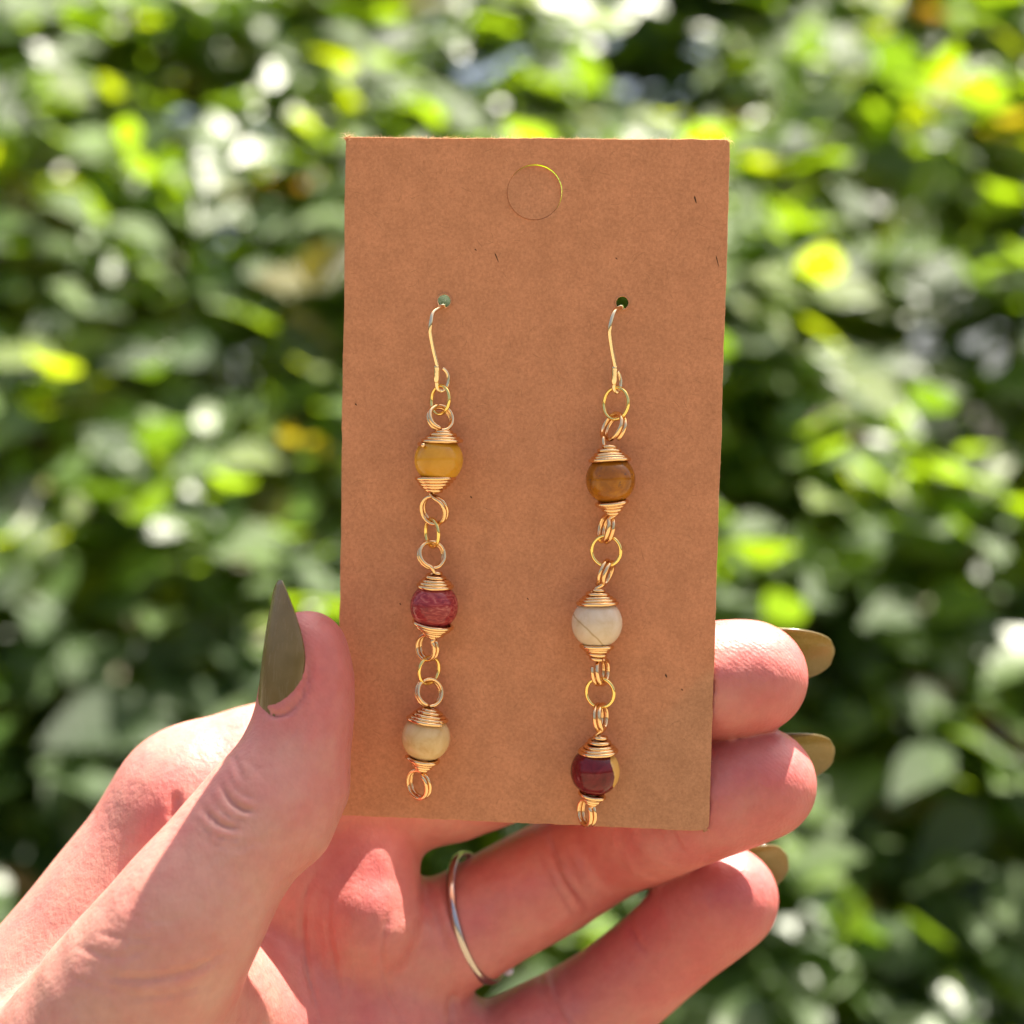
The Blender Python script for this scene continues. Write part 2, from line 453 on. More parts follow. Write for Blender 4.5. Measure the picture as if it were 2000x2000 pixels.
wA = lambda z: np.array([0.13, 0.17, 0.23, 0.23, 0.18, 0.04, 0.02]) if z > 0.0 else np.array([0.30, 0.30, 0.22, 0.10, 0.05, 0.02, 0.01])
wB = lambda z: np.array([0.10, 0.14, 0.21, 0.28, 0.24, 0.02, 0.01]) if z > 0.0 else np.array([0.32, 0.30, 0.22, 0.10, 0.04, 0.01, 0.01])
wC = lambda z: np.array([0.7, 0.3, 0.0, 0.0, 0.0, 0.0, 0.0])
def slope(z): return 0.62 * np.maximum(z + 0.23, 0) ** 1.0 * (1 + 0.6 * np.maximum(z, 0))
faceA = lambda x, z: 0.80 + slope(z) + 0.055 * fbm2(x, z, 3, 3)
faceB = lambda x, z: 0.80 + slope(z) + 0.055 * fbm2(x, z, 3, 8)
faceC = lambda x, z: 1.75 + 0.10 * fbm2(x, z, 3, 21) + 0 * x
def keepA(x, z):
    return (z < 0.62 - 3.4 * np.maximum(x + 0.02, 0) + 0.03 * np.sin(17 * x))
def keepB(x, z):
    return (z < 0.18 + 2.2 * np.maximum(x - 0.10, 0) + 0.03 * np.sin(23 * x)) & (z < 0.62)
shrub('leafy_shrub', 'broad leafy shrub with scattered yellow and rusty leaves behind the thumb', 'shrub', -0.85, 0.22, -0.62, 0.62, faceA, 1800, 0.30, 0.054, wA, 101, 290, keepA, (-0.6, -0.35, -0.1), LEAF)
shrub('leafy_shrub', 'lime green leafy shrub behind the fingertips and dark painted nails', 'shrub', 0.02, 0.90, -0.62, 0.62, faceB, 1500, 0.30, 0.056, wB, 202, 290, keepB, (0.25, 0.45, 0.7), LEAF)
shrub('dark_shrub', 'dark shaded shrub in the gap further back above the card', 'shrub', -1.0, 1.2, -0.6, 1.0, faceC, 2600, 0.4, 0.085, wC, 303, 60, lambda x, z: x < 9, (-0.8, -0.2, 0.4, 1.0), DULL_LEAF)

# ------------------------------------------------------------------ kraft card
W_, H_, TH = 0.0515, 0.09323, 0.00042
CC_ = np.array([0.0022634, 0.21278672, 0.00346121])
CR = np.array([[0.9963503264551523, 0.0829364125732274, 0.02018857206922487], [-0.08109195867850522, 0.9935342614923961, -0.07945920637938671], [-0.026648099564405767, 0.07753207536395355, 0.9966336619236595]])
CN = -CR[:, 1]                                              # front normal of the card
def on_card(px, py, mm=0.0):
    """point mm millimetres in front of the card's front face under a pixel"""
    d = P(px, py, 1.0); q = CC_ + CN * (TH / 2 + mm / 1000)
    s = np.dot(q, CN) / np.dot(d, CN)
    return d * s
def card_local(px, py):
    l = CR.T @ (on_card(px, py) - CC_); return l[0], l[2]

def card_mesh():
    cu = bpy.data.curves.new('card_outline', 'CURVE'); cu.dimensions = '2D'; cu.fill_mode = 'BOTH'
    cu.extrude = TH / 2 - 0.00009; cu.bevel_depth = 0.00009; cu.bevel_resolution = 2; cu.offset = -0.00009
    def loop(pts):
        s = cu.splines.new('POLY'); s.points.add(len(pts) - 1)
        for p, (a, b) in zip(s.points, pts): p.co = (a, b, 0, 1)
        s.use_cyclic_u = True
    R = np.random.default_rng(4)
    pts = []
    cor = [(-W_ / 2, -H_ / 2), (W_ / 2, -H_ / 2), (W_ / 2, H_ / 2), (-W_ / 2, H_ / 2)]
    for i in range(4):
        a = np.array(cor[i]); b = np.array(cor[(i + 1) % 4]); n = 140; w = 0
        nn = np.array([b[1] - a[1], a[0] - b[0]]); nn /= np.linalg.norm(nn)
        for k in range(n):
            w = 0.8 * w + R.normal(0, 0.000022)
            e = min(k, n - k) / 3.0
            pts.append(tuple(a + (b - a) * k / n + nn * (w - (0.0004 if k == 0 else 0) - 0.0001 * max(0, 1 - e))))
    loop(pts)
    for (px, py, r) in ((867.5, 588, 0.00092), (1215.3, 591.5, 0.00086)):
        c = card_local(px, py)
        loop([(c[0] + r * math.cos(a) * (1 + 0.05 * math.sin(3 * a)), c[1] + r * math.sin(a)) for a in np.linspace(0, 2 * math.pi, 40, endpoint=False)])
    c = card_local(1044.5, 375)
    loop([(c[0] + 0.00367 * math.cos(a), c[1] + 0.00367 * math.sin(a)) for a in np.linspace(0, 2 * math.pi, 96, endpoint=False)])
    tmp = bpy.data.objects.new('tmp', cu); C.objects.link(tmp)
    dg = bpy.context.evaluated_depsgraph_get()
    me = bpy.data.meshes.new_from_object(tmp.evaluated_get(dg))
    bpy.data.objects.remove(tmp); bpy.data.curves.remove(cu)
    n = len(me.vertices); co = np.empty(n * 3); me.vertices.foreach_get('co', co); co = co.reshape(-1, 3)
    co = np.stack([co[:, 0], -co[:, 2], co[:, 1]], 1)
    me.vertices.foreach_set('co', co.ravel()); me.update()
    me.materials.clear(); me.materials.append(KRAFT); me.name = 'earring_card'
    return me
card = bpy.data.objects.new('earring_card', card_mesh()); C.objects.link(card)
M4 = np.eye(4); M4[:3, :3] = CR; M4[:3, 3] = CC_ + ORG
card.matrix_world = Matrix(M4.tolist())
tag(card, 'brown kraft board earring card with die cut hanging circle held upright in the hand', 'card')
def card_part(name, V, F, m, smooth=True):
    o = bpy.data.objects.new(name, mesh_from(name, V, F, m, smooth)); C.objects.link(o); o.parent = card; return o
# hanging tab: a disc that is cut but still sits in its hole, pushed down and left
c = card_local(1044.5, 375); V = []; F = []; n = 72
r_t = 0.00361
for yy in (-1, 1):
    for a in np.linspace(0, 2 * math.pi, n, endpoint=False):
        x = r_t * math.cos(a); z = r_t * math.sin(a)
        V.append((c[0] - 0.00005 + x, yy * TH / 2 * 0.96 + 0.092 * (x + z + 0.0022) * 0.7, c[1] - 0.00004 + z))
F = [tuple(range(n))[::-1], tuple(range(n, 2 * n))] + [(k, (k + 1) % n, n + (k + 1) % n, n + k) for k in range(n)]
card_part('hanging_tab', V, F, KRAFT, False)
for (px, py, r) in ((867.5, 588, 0.00100), (1215.3, 591.5, 0.00094)):
    c = card_local(px, py)
    path = [np.array([c[0] + r * math.cos(a), -TH / 2 - 0.00002 - 0.00005 * max(0, math.sin(a + 2)), c[1] + r * math.sin(a)]) for a in np.linspace(0, 2 * math.pi, 40, endpoint=False)]
    V, F = tube(path, 0.00013, 8, True); card_part('hole_rim', V, F, KRAFT)
# fibres pressed into the face, specks, and loose fuzz on the cut edges
def ribbon_fibres(n, seed, wid, ln):
    R = np.random.default_rng(seed); V = []; F = []
    for i in range(n):
        x = R.uniform(-W_ / 2 + 0.001, W_ / 2 - 0.001); z = R.uniform(-H_ / 2 + 0.001, H_ / 2 - 0.001)
        a = R.uniform(0, 6.28); k = R.normal(0, 500); l = R.uniform(*ln); s0 = len(V)
        for j in range(5):
            w = wid * R.uniform(0.5, 1.0) * (0.3 if j in (0, 4) else 1)
            V += [(x - math.sin(a) * w, -TH / 2 - 0.00001, z + math.cos(a) * w), (x + math.sin(a) * w, -TH / 2 - 0.00001, z - math.cos(a) * w)]
            x += math.cos(a) * l / 4; z += math.sin(a) * l / 4; a += k * l / 4
        F += [(s0 + 2 * j, s0 + 2 * j + 1, s0 + 2 * j + 3, s0 + 2 * j + 2) for j in range(4)]
    return V, F
V, F = ribbon_fibres(420, 7, 0.000022, (0.0005, 0.0018))
hc = card_local(1044.5, 375)
card_part('paper_fibres', V, F, FIB_DARK, False)['kind'] = 'stuff'
def fleck(px, py, dx, dy, w):
    a = np.array(card_local(px - dx, py - dy)); b = np.array(card_local(px + dx, py + dy)); mid = (a + b) / 2
    d = (b - a) / np.linalg.norm(b - a); nn = np.array([-d[1], d[0]]); w = w / 1000
    pts = [a, a * 0.6 + mid * 0.4 + nn * w, b * 0.6 + mid * 0.4 + nn * w * 0.8, b, b * 0.5 + mid * 0.5 - nn * w * 0.6, a * 0.5 + mid * 0.5 - nn * w]
    V = [(p[0], -TH / 2 - 0.000012, p[1]) for p in pts] + [(p[0], -TH / 2 + 0.00005, p[1]) for p in pts]
    n = len(pts)
    card_part('fleck', V, [tuple(range(n))] + [(k, n + k, n + (k + 1) % n, (k + 1) % n) for k in range(n)], FIB_SPECK, False)
for f_ in ((1358, 390, 2, 8, 0.10), (970, 503, 4, 10, 0.07), (1401, 510, 3, 12, 0.06), (1301, 1320, 1.5, 4, 0.12), (1332, 1347, 1.5, 2, 0.09), (782, 1180, 1.5, 2, 0.09), (920, 971, 1.5, 2, 0.1), (695, 790, 2, 2, 0.09), (929, 488, 2, 2, 0.08), (1031, 1170, 1.5, 2, 0.08), (1204, 505, 2, 2, 0.07)):
    fleck(*f_)
R_ = np.random.default_rng(17); V = []; F = []
def hair(p, d, l, r):
    global V, F
    k = R_.normal(0, 1.6, 3) / l; pts = [np.array(p)]; d = np.array(d, float); d /= np.linalg.norm(d)
    for j in range(5):
        d = d + np.cross(k, d) * l / 5; d /= np.linalg.norm(d); pts.append(pts[-1] + d * l / 5)
    v, f = tube(pts, np.linspace(r, r * 0.4, 6), 4); o = len(V); V += list(v); F += [tuple(i + o for i in q) for q in f]
for i in range(900):
    x = R_.uniform(-W_ / 2, W_ / 2); hair((x, R_.uniform(-TH / 2, TH / 2), H_ / 2 - 0.0001), (R_.normal(0, 1.2), R_.normal(0, 0.5), 0.8), R_.uniform(0.0002, 0.0007), 0.000016)
for sx in (-1, 1):
    for i in range(60 if sx < 0 else 40):
        hair((sx * (W_ / 2 - abs(R_.normal(0, 0.0004)) - 0.0002), R_.uniform(-TH / 2, TH / 2), H_ / 2 - 0.0003), (sx * abs(R_.normal(0.5, 0.5)), R_.normal(0, 0.5), 0.7), R_.uniform(0.0004, 0.0018), 0.000016)
for i in range(170):
    sx = -1 if i % 3 == 0 else 1; z = R_.uniform(-H_ / 2, H_ / 2)
    hair((sx * (W_ / 2 - 0.0001), R_.uniform(-TH / 2, TH / 2), z), (sx * 0.6, R_.normal(0, 0.4), R_.normal(0, 1)), R_.uniform(0.0002, 0.0005), 0.000011)
card_part('edge_fuzz', V, F, FIB_LIGHT)['kind'] = 'stuff'

# ------------------------------------------------------------------ earrings
UPV = CR[:, 2]; RT = CR[:, 0]
PXM = T * 0.2085 / 1000                                     # metres per pixel at the beads
WR = 0.00029

def ring_path(px, py, rx, ry, mm, tilt=0.0, n=56, flip=1):
    c = on_card(px, py, mm); r = max(rx, ry) * PXM
    ph = math.acos(min(1, min(rx, ry) / max(rx, ry))) * flip
    up = UPV * math.cos(tilt) + RT * math.sin(tilt); rt = RT * math.cos(tilt) - UPV * math.sin(tilt)
    side = rt * math.cos(ph) + CN * math.sin(ph)
    return [c + r * (math.cos(a) * up + math.sin(a) * side) for a in np.linspace(0, 2 * math.pi, n, endpoint=False)]

def wire_end(bc, axis, rb, loop_c, rl, ph, edge_h, neck_h, turns, tilt, tail, flip=1, seed=0):
    """one wire: a double loop, a short neck, then a flat spiral cap hugging the bead.
    axis points from the bead's middle out through this end."""
    R = np.random.default_rng(seed)
    side0 = np.cross(CN, axis); side0 /= np.linalg.norm(side0)
    neck = bc + axis * neck_h
    la = loop_c - neck; la /= np.linalg.norm(la)
    s0 = np.cross(CN, la); s0 /= np.linalg.norm(s0)
    fr = np.cross(la, s0)
    side = s0 * math.cos(ph) + fr * math.sin(ph); nrm = np.cross(la, side)
    pts = []
    n = 60
    for k in range(n + 1):                                  # two turns
        a = math.pi + 0.5 + (4 * math.pi - 0.9) * k / n
        off = nrm * (k / n - 0.5) * 4.3 * WR
        pts.append(loop_c + rl * (1 + R.normal(0, 0.006)) * (math.cos(a) * la + math.sin(a) * side * flip) + off)
    e1 = side0 * math.cos(tilt) + axis * math.sin(tilt); e2 = CN
    sp = []
    m = int(30 * turns)
    a0 = R.uniform(0, 6.28); a1 = R.uniform(0, 6.28)
    for k in range(m + 1):
        u = k / m
        rad = (0.00052 + (math.sqrt(max(1e-9, rb * rb - edge_h ** 2)) + 0.00006 - 0.00052) * u ** 0.72) * (1 + R.normal(0, 0.004))
        hmin = math.sqrt(max(0, (rb + WR * 0.9) ** 2 - rad * rad)) if rad < rb + WR * 0.9 else 0   # hugs the bead
        top = math.sqrt((rb + WR * 0.9) ** 2 - 0.00052 ** 2)
        h = hmin + max(0.0, neck_h - top) * (1 - u) ** 2.2 + 0.00005 * (1 + math.sin(9 * u + a0)) + rad * 0.07 * math.sin(2 * math.pi * turns * u + a1)
        a = a0 + 2 * math.pi * turns * u
        sp.append(bc + axis * h + rad * (math.cos(a) * e1 + math.sin(a) * e2) + axis * 0)
    if tail:
        t = sp[-1] - sp[-2]; t /= np.linalg.norm(t); sp += [sp[-1] + t * tail * 0.5, sp[-1] + t * tail + (sp[-1] - bc) * 0.03]
    # join loop to spiral
    j0, j1 = pts[-1], sp[0]
    mid = [j0 * 0.66 + j1 * 0.34 + nrm * 0.0001, j0 * 0.3 + j1 * 0.7]
    return smooth_path(np.array(pts + mid + sp), 2)

def earring(name, label, hook, rings, beads):
    base = on_card(*hook[6][:2], 0) + ORG
    root = empty(name, base); tag(root, label, 'earring', 'pair of earrings on the card')
    pts = [on_card(a, b, mm) for a, b, mm, r in hook]; rad = [r for *_, r in hook]
    path, rr = smooth_path(pts, 8, rad)
    V, F = tube(path, np.array(rr) / 1000, 10); obj('ear_hook', V, F, PALE, root, base)
    for r in rings:
        V, F = tube(ring_path(*r), 0.00025, 10, True); obj('jump_ring', V, F, GOLD, root, base)
    for b in beads:
        bc = on_card(*b['c'], 3.55); rb = b['r'] * PXM
        lt = on_card(*b['lt'][:2], b['lt'][4]); lb = on_card(*b['lb'][:2], b['lb'][4])
        nt_ = on_card(*b['nt'], 3.4); nb = on_card(*b['nb'], 3.4)
        axis = nt_ - nb; axis /= np.linalg.norm(axis)
        V, F = sphere(bc, rb, axis, squash=0.97, wob=0.008)
        mt = b['mat'](bc, base - ORG)
        bo = obj('bead', V, F, mt, root, base)
        bo['label'] = b['label']
        for (lc, ax, l, eh, neck, key) in ((lt, axis, b['lt'], b['et'], nt_, 't'), (lb, -axis, b['lb'], b['eb'], nb, 'b')):
            ph = math.acos(min(1, l[2] / l[3])) * b.get('flip' + key, 1)
            p = wire_end(bc, ax, rb, lc, max(l[2], l[3]) * PXM, ph, eh * PXM, np.dot(neck - bc, ax), b.get('turns' + key, 4.6), b.get('tl' + key, 0.0), b.get('tail' + key, 0.00035), b.get('fl' + key, 1), int(l[0] + l[1]))
            V, F = tube(p, WR, 9); obj('wire_wrap', V, F, ROSE, bo, base)
    return root

def stone(*a, **k):
    def f(bc, base):
        kk = dict(k); o = bc - base
        for key in ('split', 'crack'):
            if key in kk:
                nrm, dd, colb = kk[key]; nv = np.array(nrm, float); nv /= np.linalg.norm(nv)
                kk[key] = (float(np.dot(o, nv) + dd), tuple(nv), colb)
        return make_stone(*a, **kk)
    return f
MUSTARD = stone('mustard_stone', [(0.25, (0.44, 0.19, 0.012)), (0.55, (0.54, 0.26, 0.02)), (0.8, (0.58, 0.29, 0.045))], 260, 0.4, 1)
PLUM = stone('plum_stone', [(0.28, (0.13, 0.012, 0.022)), (0.5, (0.28, 0.030, 0.034)), (0.72, (0.45, 0.13, 0.11))], 700, 2.0, 2, streak=(0.6, 1, 1.6))
SAND = stone('sand_stone', [(0.25, (0.47, 0.28, 0.10)), (0.5, (0.58, 0.40, 0.19)), (0.8, (0.64, 0.48, 0.29))], 320, 0.8, 3)
AMBER = stone('amber_stone', [(0.25, (0.17, 0.055, 0.008)), (0.5, (0.28, 0.092, 0.006)), (0.75, (0.40, 0.155, 0.010))], 300, 1.2, 4, speck=(0.10, 0.045, 0.02))
CREAM = stone('cream_stone', [(0.25, (0.48, 0.35, 0.22)), (0.5, (0.58, 0.46, 0.34)), (0.8, (0.64, 0.54, 0.43))], 300, 0.7, 5, crack=((0.72, 0.0, 0.72), -0.0014, (0.34, 0.22, 0.10)))
WINE = stone('wine_stone', [(0.3, (0.075, 0.004, 0.006)), (0.6, (0.145, 0.009, 0.012)), (0.85, (0.24, 0.03, 0.035))], 350, 1.0, 6, split=((0.97, 0.18, 0.12), 0.0019, (0.58, 0.33, 0.09)))

hookL = [(872, 700, -7, .28), (872, 640, -5.5, .28), (868, 614, -3, .28), (867, 599, -0.9, .28), (864, 598, 0.6, .29), (847, 609, 2.1, .30), (842, 627, 2.8, .31), (840.5, 648, 2.9, .30), (846, 680, 2.7, .30), (853.5, 712, 2.5, .30), (853, 716, 2.4, .44), (852.5, 740, 2.4, .42), (853, 748, 2.3, .30), (855, 759, 2.2, .28), (862, 764, 1.9, .28), (872, 756, 1.5, .28), (876, 742, 1.3, .28), (873, 728, 1.3, .28), (864.5, 719, 1.5, .28)]
earring('bead_earring', 'dangling earring whose middle bead is plum, between mustard and sand beads', hookL,
    [(860, 781, 20, 28, 2.3, 0.10), (844, 1041, 16, 28, 2.6, -0.05), (838, 1309, 17, 27, 2.6, 0.05, 56, -1)],
    [dict(c=(857, 898), r=48.6, label='mustard yellow stone bead', mat=MUSTARD, nt=(866, 843), nb=(849, 963), lt=(860.5, 817, 21, 25, 2.9), lb=(848, 996, 26, 28, 2.9), et=25, eb=30, tlt=-0.10, tlb=-0.13, tailt=0.0010, turnst=4.2, turnsb=5.2),
     dict(c=(848, 1184), r=48.2, label='streaked plum red stone bead', mat=PLUM, nt=(845, 1119), nb=(842, 1242), lt=(843.5, 1084, 23, 26.5, 2.9), lb=(835, 1264, 22, 25, 2.9), et=33, eb=27, tailb=0.0004, tlb=0.08),
     dict(c=(832, 1440), r=48.8, label='sand beige stone bead', mat=SAND, nt=(841, 1384), nb=(827, 1503), lt=(838.5, 1353, 23, 27, 2.9), lb=(818, 1531, 24, 28.5, 2.9), et=27, eb=38, tlt=-0.06)])
hookR = [(1219, 700, -7, .28), (1219, 640, -5.5, .28), (1216, 616, -3, .28), (1215, 601, -0.9, .28), (1212, 600, 0.6, .29), (1200, 609, 2.1, .30), (1193, 629, 2.8, .31), (1190.8, 650, 2.9, .30), (1195, 682, 2.7, .30), (1201, 713, 2.5, .30), (1200.5, 718, 2.4, .44), (1199.5, 744, 2.4, .42), (1199, 752, 2.3, .30), (1200, 762, 2.2, .28), (1206, 766, 1.8, .28), (1211, 758, 1.2, .28), (1212.5, 746, 1.0, .28), (1210, 733, 1.0, .28), (1206, 725, 1.2, .28)]
earring('bead_earring', 'dangling earring whose middle bead is cream, between amber and wine beads', hookR,
    [(1203, 788, 24, 31, 2.3, 0.12), (1184, 1076, 28.5, 29.5, 2.9, 0.0), (1172, 1353, 27.5, 29, 2.9, 0.0)],
    [dict(c=(1192.5, 937), r=49, label='amber brown stone bead', mat=AMBER, nt=(1187, 872), nb=(1197, 1003), lt=(1199, 834, 14, 27, 2.5), lb=(1185, 1031, 12, 28, 2.7), et=30, eb=39, flipt=-1, flipb=1),
     dict(c=(1166, 1217), r=50.5, label='cream stone bead with a fine crack', mat=CREAM, nt=(1172, 1153), nb=(1173, 1288), lt=(1182, 1120, 9, 26, 2.6), lb=(1173.5, 1312, 9, 25, 2.6), et=31, eb=40, tlt=-0.10, flipb=-1),
     dict(c=(1162.5, 1506), r=49.5, label='dark wine stone bead with a yellow edge', mat=WINE, nt=(1171, 1438), nb=(1156, 1568), lt=(1173, 1402, 10, 27, 2.6), lb=(1147, 1586, 17, 26, 2.7), et=33, eb=43, tlt=-0.12)])

# ------------------------------------------------------------------ hand
def nudge(px, py, r_mm, gap=0.3):
    """depth at which a finger of radius r just touches the card's back under this pixel"""
    p = on_card(px, py, -(TH * 1000) - gap - r_mm); return p[1]
mm = 0.001
def J(px, py, Y, r): return (P(px, py, Y), r * mm)
yi = nudge(1440, 1325, 7.9); ym = nudge(1440, 1540, 7.9)
index_f = [J(395, 1592, .229, 12.0), J(575, 1505, .232, 11.2), J(800, 1523, .236, 10.6), J(1010, 1468, .2370, 9.7), J(1160, 1398, .2340, 8.3), J(1300, 1345, yi + .0035, 7.9), J(1400, 1328, yi + .0008, 8.1), J(1468, 1322, yi, 7.85)]
middle_f = [J(650, 1800, .2350, 11.5), J(770, 1850, .2355, 9.8), J(870, 1830, .2350, 8.8), J(985, 1766, .2385, 8.6), J(1090, 1708, .2405, 8.6), J(1200, 1648, .2390, 8.0), J(1315, 1597, ym + .0040, 7.8), J(1410, 1556, ym + .0010, 8.0), J(1485, 1530, ym, 7.9)]
ring_f = [J(740, 1970, .2350, 11.3), J(900, 2080, .2360, 9.4), J(1015, 2052, .2385, 8.5), J(1107, 2003, .2405, 8.3), J(1196, 1941, .2395, 7.8), J(1283, 1869, .2375, 7.5), J(1360, 1800, .2350, 7.7), J(1418, 1754, .2330, 7.75)]
pinky_f = [J(840, 2110, .231, 10.5), J(980, 2190, .2365, 8.4), J(1090, 2190, .2400, 7.4), J(1180, 2150, .2400, 6.9), J(1270, 2100, .2380, 6.4)]
thumb_f = [J(100, 2200, .206, 15.0), J(250, 1970, .202, 12.5), J(345, 1820, .200, 10.4), J(428, 1695, .2015, 8.9), J(515, 1580, .2040, 8.35), J(556, 1510, .2055, 7.15), J(588, 1420, .2070, 6.45), J(597, 1335, .2078, 5.9), J(601, 1272, .2082, 5.4)]
palm = [  # (a, b) capsules: metacarpals, thenar, wrist
    (J(134, 1955, .226, 13.0), J(395, 1592, .229, 12.5)),
    (J(60, 2080, .224, 16.0), J(300, 1760, .228, 12.5)),
    (J(150, 2250, .228, 17.0), J(500, 1730, .2345, 11.5)),
    (J(200, 2300, .230, 17.0), J(660, 1810, .2365, 11.5)),
    (J(260, 2350, .230, 17.0), J(730, 1970, .2370, 11.5)),
    (J(320, 2400, .230, 16.0), J(830, 2140, .237, 11.5)),
    (J(395, 1592, .229, 12.0), J(640, 1770, .2360, 11.5)),
    (J(640, 1770, .2360, 11.5), J(735, 1955, .2360, 11.0)),
    (J(735, 1955, .2360, 11.0), J(840, 2140, .2365, 11.0)),
    (J(100, 2250, .210, 19.0), J(330, 1960, .213, 13.5)),
    (J(260, 2130, .212, 13.0), J(455, 1985, .2195, 9.0)),
    (J(725, 1672, .2286, 6.2), J(726, 1692, .2290, 6.4)),
    (J(712, 1782, .2256, 6.4), J(718, 1802, .2258, 6.8)),
    (J(650, 1985, .2270, 8.6), J(690, 2050, .2270, 9.5)),
    (J(520, 1960, .2260, 9.0), J(545, 2060, .2240, 10.0)),
    (J(-60, 2420, .223, 25.0), J(150, 2200, .222, 20.0)),
    (J(-60, 2420, .223, 25.0), (np.array([-0.150, 0.215, -0.205]), 0.024)),
    (J(600, 1645, .2335, 9.5), J(690, 1635, .2350, 8.5)),
]
VOX = 0.00050
LO = np.array([-0.122, 0.180, -0.162]); HI = np.array([0.052, 0.262, -0.010])
GN = np.ceil((HI - LO) / VOX).astype(int)
gx = LO[0] + VOX * np.arange(GN[0]); gy = LO[1] + VOX * np.arange(GN[1]); gz = LO[2] + VOX * np.arange(GN[2])

def smin(a, b, k):
    h = np.maximum(k - np.abs(a - b), 0) / k
    return np.minimum(a, b) - h * h * h * k / 6
BIG = 0.03
def add_capsule(D, a, ra, b, rb, k):
    pad = max(ra, rb) + 0.012
    lo = np.minimum(a, b) - pad; hi = np.maximum(a, b) + pad
    i0 = np.clip(((lo - LO) / VOX).astype(int), 0, GN); i1 = np.clip(((hi - LO) / VOX).astype(int) + 1, 0, GN)
    if (i1 <= i0).any(): return
    X = gx[i0[0]:i1[0], None, None]; Y = gy[None, i0[1]:i1[1], None]; Z = gz[None, None, i0[2]:i1[2]]
    ab = b - a; l2 = max(1e-12, float(ab @ ab))
    h = np.clip(((X - a[0]) * ab[0] + (Y - a[1]) * ab[1] + (Z - a[2]) * ab[2]) / l2, 0, 1)
    d = np.sqrt((X - a[0] - h * ab[0]) ** 2 + (Y - a[1] - h * ab[1]) ** 2 + (Z - a[2] - h * ab[2]) ** 2) - (ra + (rb - ra) * h)
    s = (slice(i0[0], i1[0]), slice(i0[1], i1[1]), slice(i0[2], i1[2]))
    D[s] = smin(D[s], d.astype(np.float32), k)

def field(): return np.full(tuple(GN), BIG, np.float32)
Dp = field()
for (a, ra), (b, rb) in palm: add_capsule(Dp, a, ra, b, rb, 0.007)
def chain(ch, k=0.0016, extra=()):
    D = field()
    path, rad = smooth_path([p for p, r in ch], 3, [r for p, r in ch])
    for i in range(len(path) - 1): add_capsule(D, path[i], rad[i], path[i + 1], rad[i + 1], 0.0006)
    for (a, ra), (b, rb) in extra: add_capsule(D, a, ra, b, rb, 0.003)
    return D
# fuller pads on the palm side of the fingertips and phalanges
H = None
for ch, ex in ((index_f, [(J(1400, 1332, yi - .0012, 7.2), J(1455, 1322, yi - .0010, 7.0))]),
               (middle_f, [(J(1400, 1560, ym - .0010, 7.2), J(1470, 1532, ym - .0010, 7.2)), (J(1020, 1752, .2360, 7.2), J(1060, 1730, .2365, 7.2))]),
               (ring_f, [(J(1370, 1790, .2338, 7.2), J(1405, 1762, .2320, 7.1)), (J(1030, 2030, .2362, 7.2), J(1060, 2012, .2368, 7.2))]),
               (pinky_f, [])):
    d = chain(ch, extra=ex); s = smin(Dp, d, np.float32(0.0045))
    H = s if H is None else np.minimum(H, s)
Dt = chain(thumb_f, extra=[(J(613, 1330, .2082, 4.9), J(592, 1470, .2070, 5.8)), (J(560, 1600, .2050, 6.6), J(600, 1540, .2062, 5.6))])
H = smin(H, smin(Dp, Dt, np.float32(0.006)), np.float32(0.0012))
del Dp, Dt

def surface_nets(D):
    s = D < 0
    c = s[:-1, :-1, :-1].astype(np.int8)
    for dx in (0, 1):
        for dy in (0, 1):
            for dz in (0, 1):
                if dx or dy or dz: c = c + s[dx:D.shape[0] - 1 + dx, dy:D.shape[1] - 1 + dy, dz:D.shape[2] - 1 + dz]
    act = (c > 0) & (c < 8)
    ijk = np.argwhere(act); idx = np.full(act.shape, -1, np.int32); idx[act] = np.arange(len(ijk))
    acc = np.zeros((len(ijk), 3)); cnt = np.zeros(len(ijk))
    cs = [(a, b, e) for a in (0, 1) for b in (0, 1) for e in (0, 1)]
    for p in cs:
        for ax in range(3):
            if p[ax]: continue
            q = list(p); q[ax] = 1
            v0 = D[ijk[:, 0] + p[0], ijk[:, 1] + p[1], ijk[:, 2] + p[2]]; v1 = D[ijk[:, 0] + q[0], ijk[:, 1] + q[1], ijk[:, 2] + q[2]]
            m = (v0 < 0) != (v1 < 0); t = np.where(m, v0 / np.where(m, v0 - v1, 1), 0)
            pt = np.tile(np.array(p, float), (len(ijk), 1)); pt[:, ax] = t
            acc[m] += pt[m]; cnt[m] += 1
    V = LO + VOX * (ijk + acc / cnt[:, None])
    F = []
    for ax in range(3):
        b, e = [(1, 2), (2, 0), (0, 1)][ax]
        sl0 = [slice(1, -1)] * 3; sl1 = [slice(1, -1)] * 3
        sl0[ax] = slice(0, -1); sl1[ax] = slice(1, None)
        s0 = s[tuple(sl0)]; s1 = s[tuple(sl1)]
        for sign in (True, False):
            e_ = np.argwhere((s0 != s1) & (s0 == sign))
            if len(e_) == 0: continue
            o = e_.copy(); o[:, b] += 1; o[:, e] += 1
            def at(db, de):
                q = o.copy(); q[:, b] += db; q[:, e] += de; return idx[q[:, 0], q[:, 1], q[:, 2]]
            quad = np.stack([at(-1, -1), at(0, -1), at(0, 0), at(-1, 0)], 1)
            F.append(quad if sign else quad[:, ::-1])
    F = np.concatenate(F); F = F[(F >= 0).all(1)]
    return V, F
for ax_ in range(3):                                        # close the forearm where the model ends
    sl = [slice(None)] * 3
    for e_ in (slice(0, 2), slice(-2, None)): sl[ax_] = e_; H[tuple(sl)] = np.maximum(H[tuple(sl)], VOX * 0.5)
HV, HF = surface_nets(H)
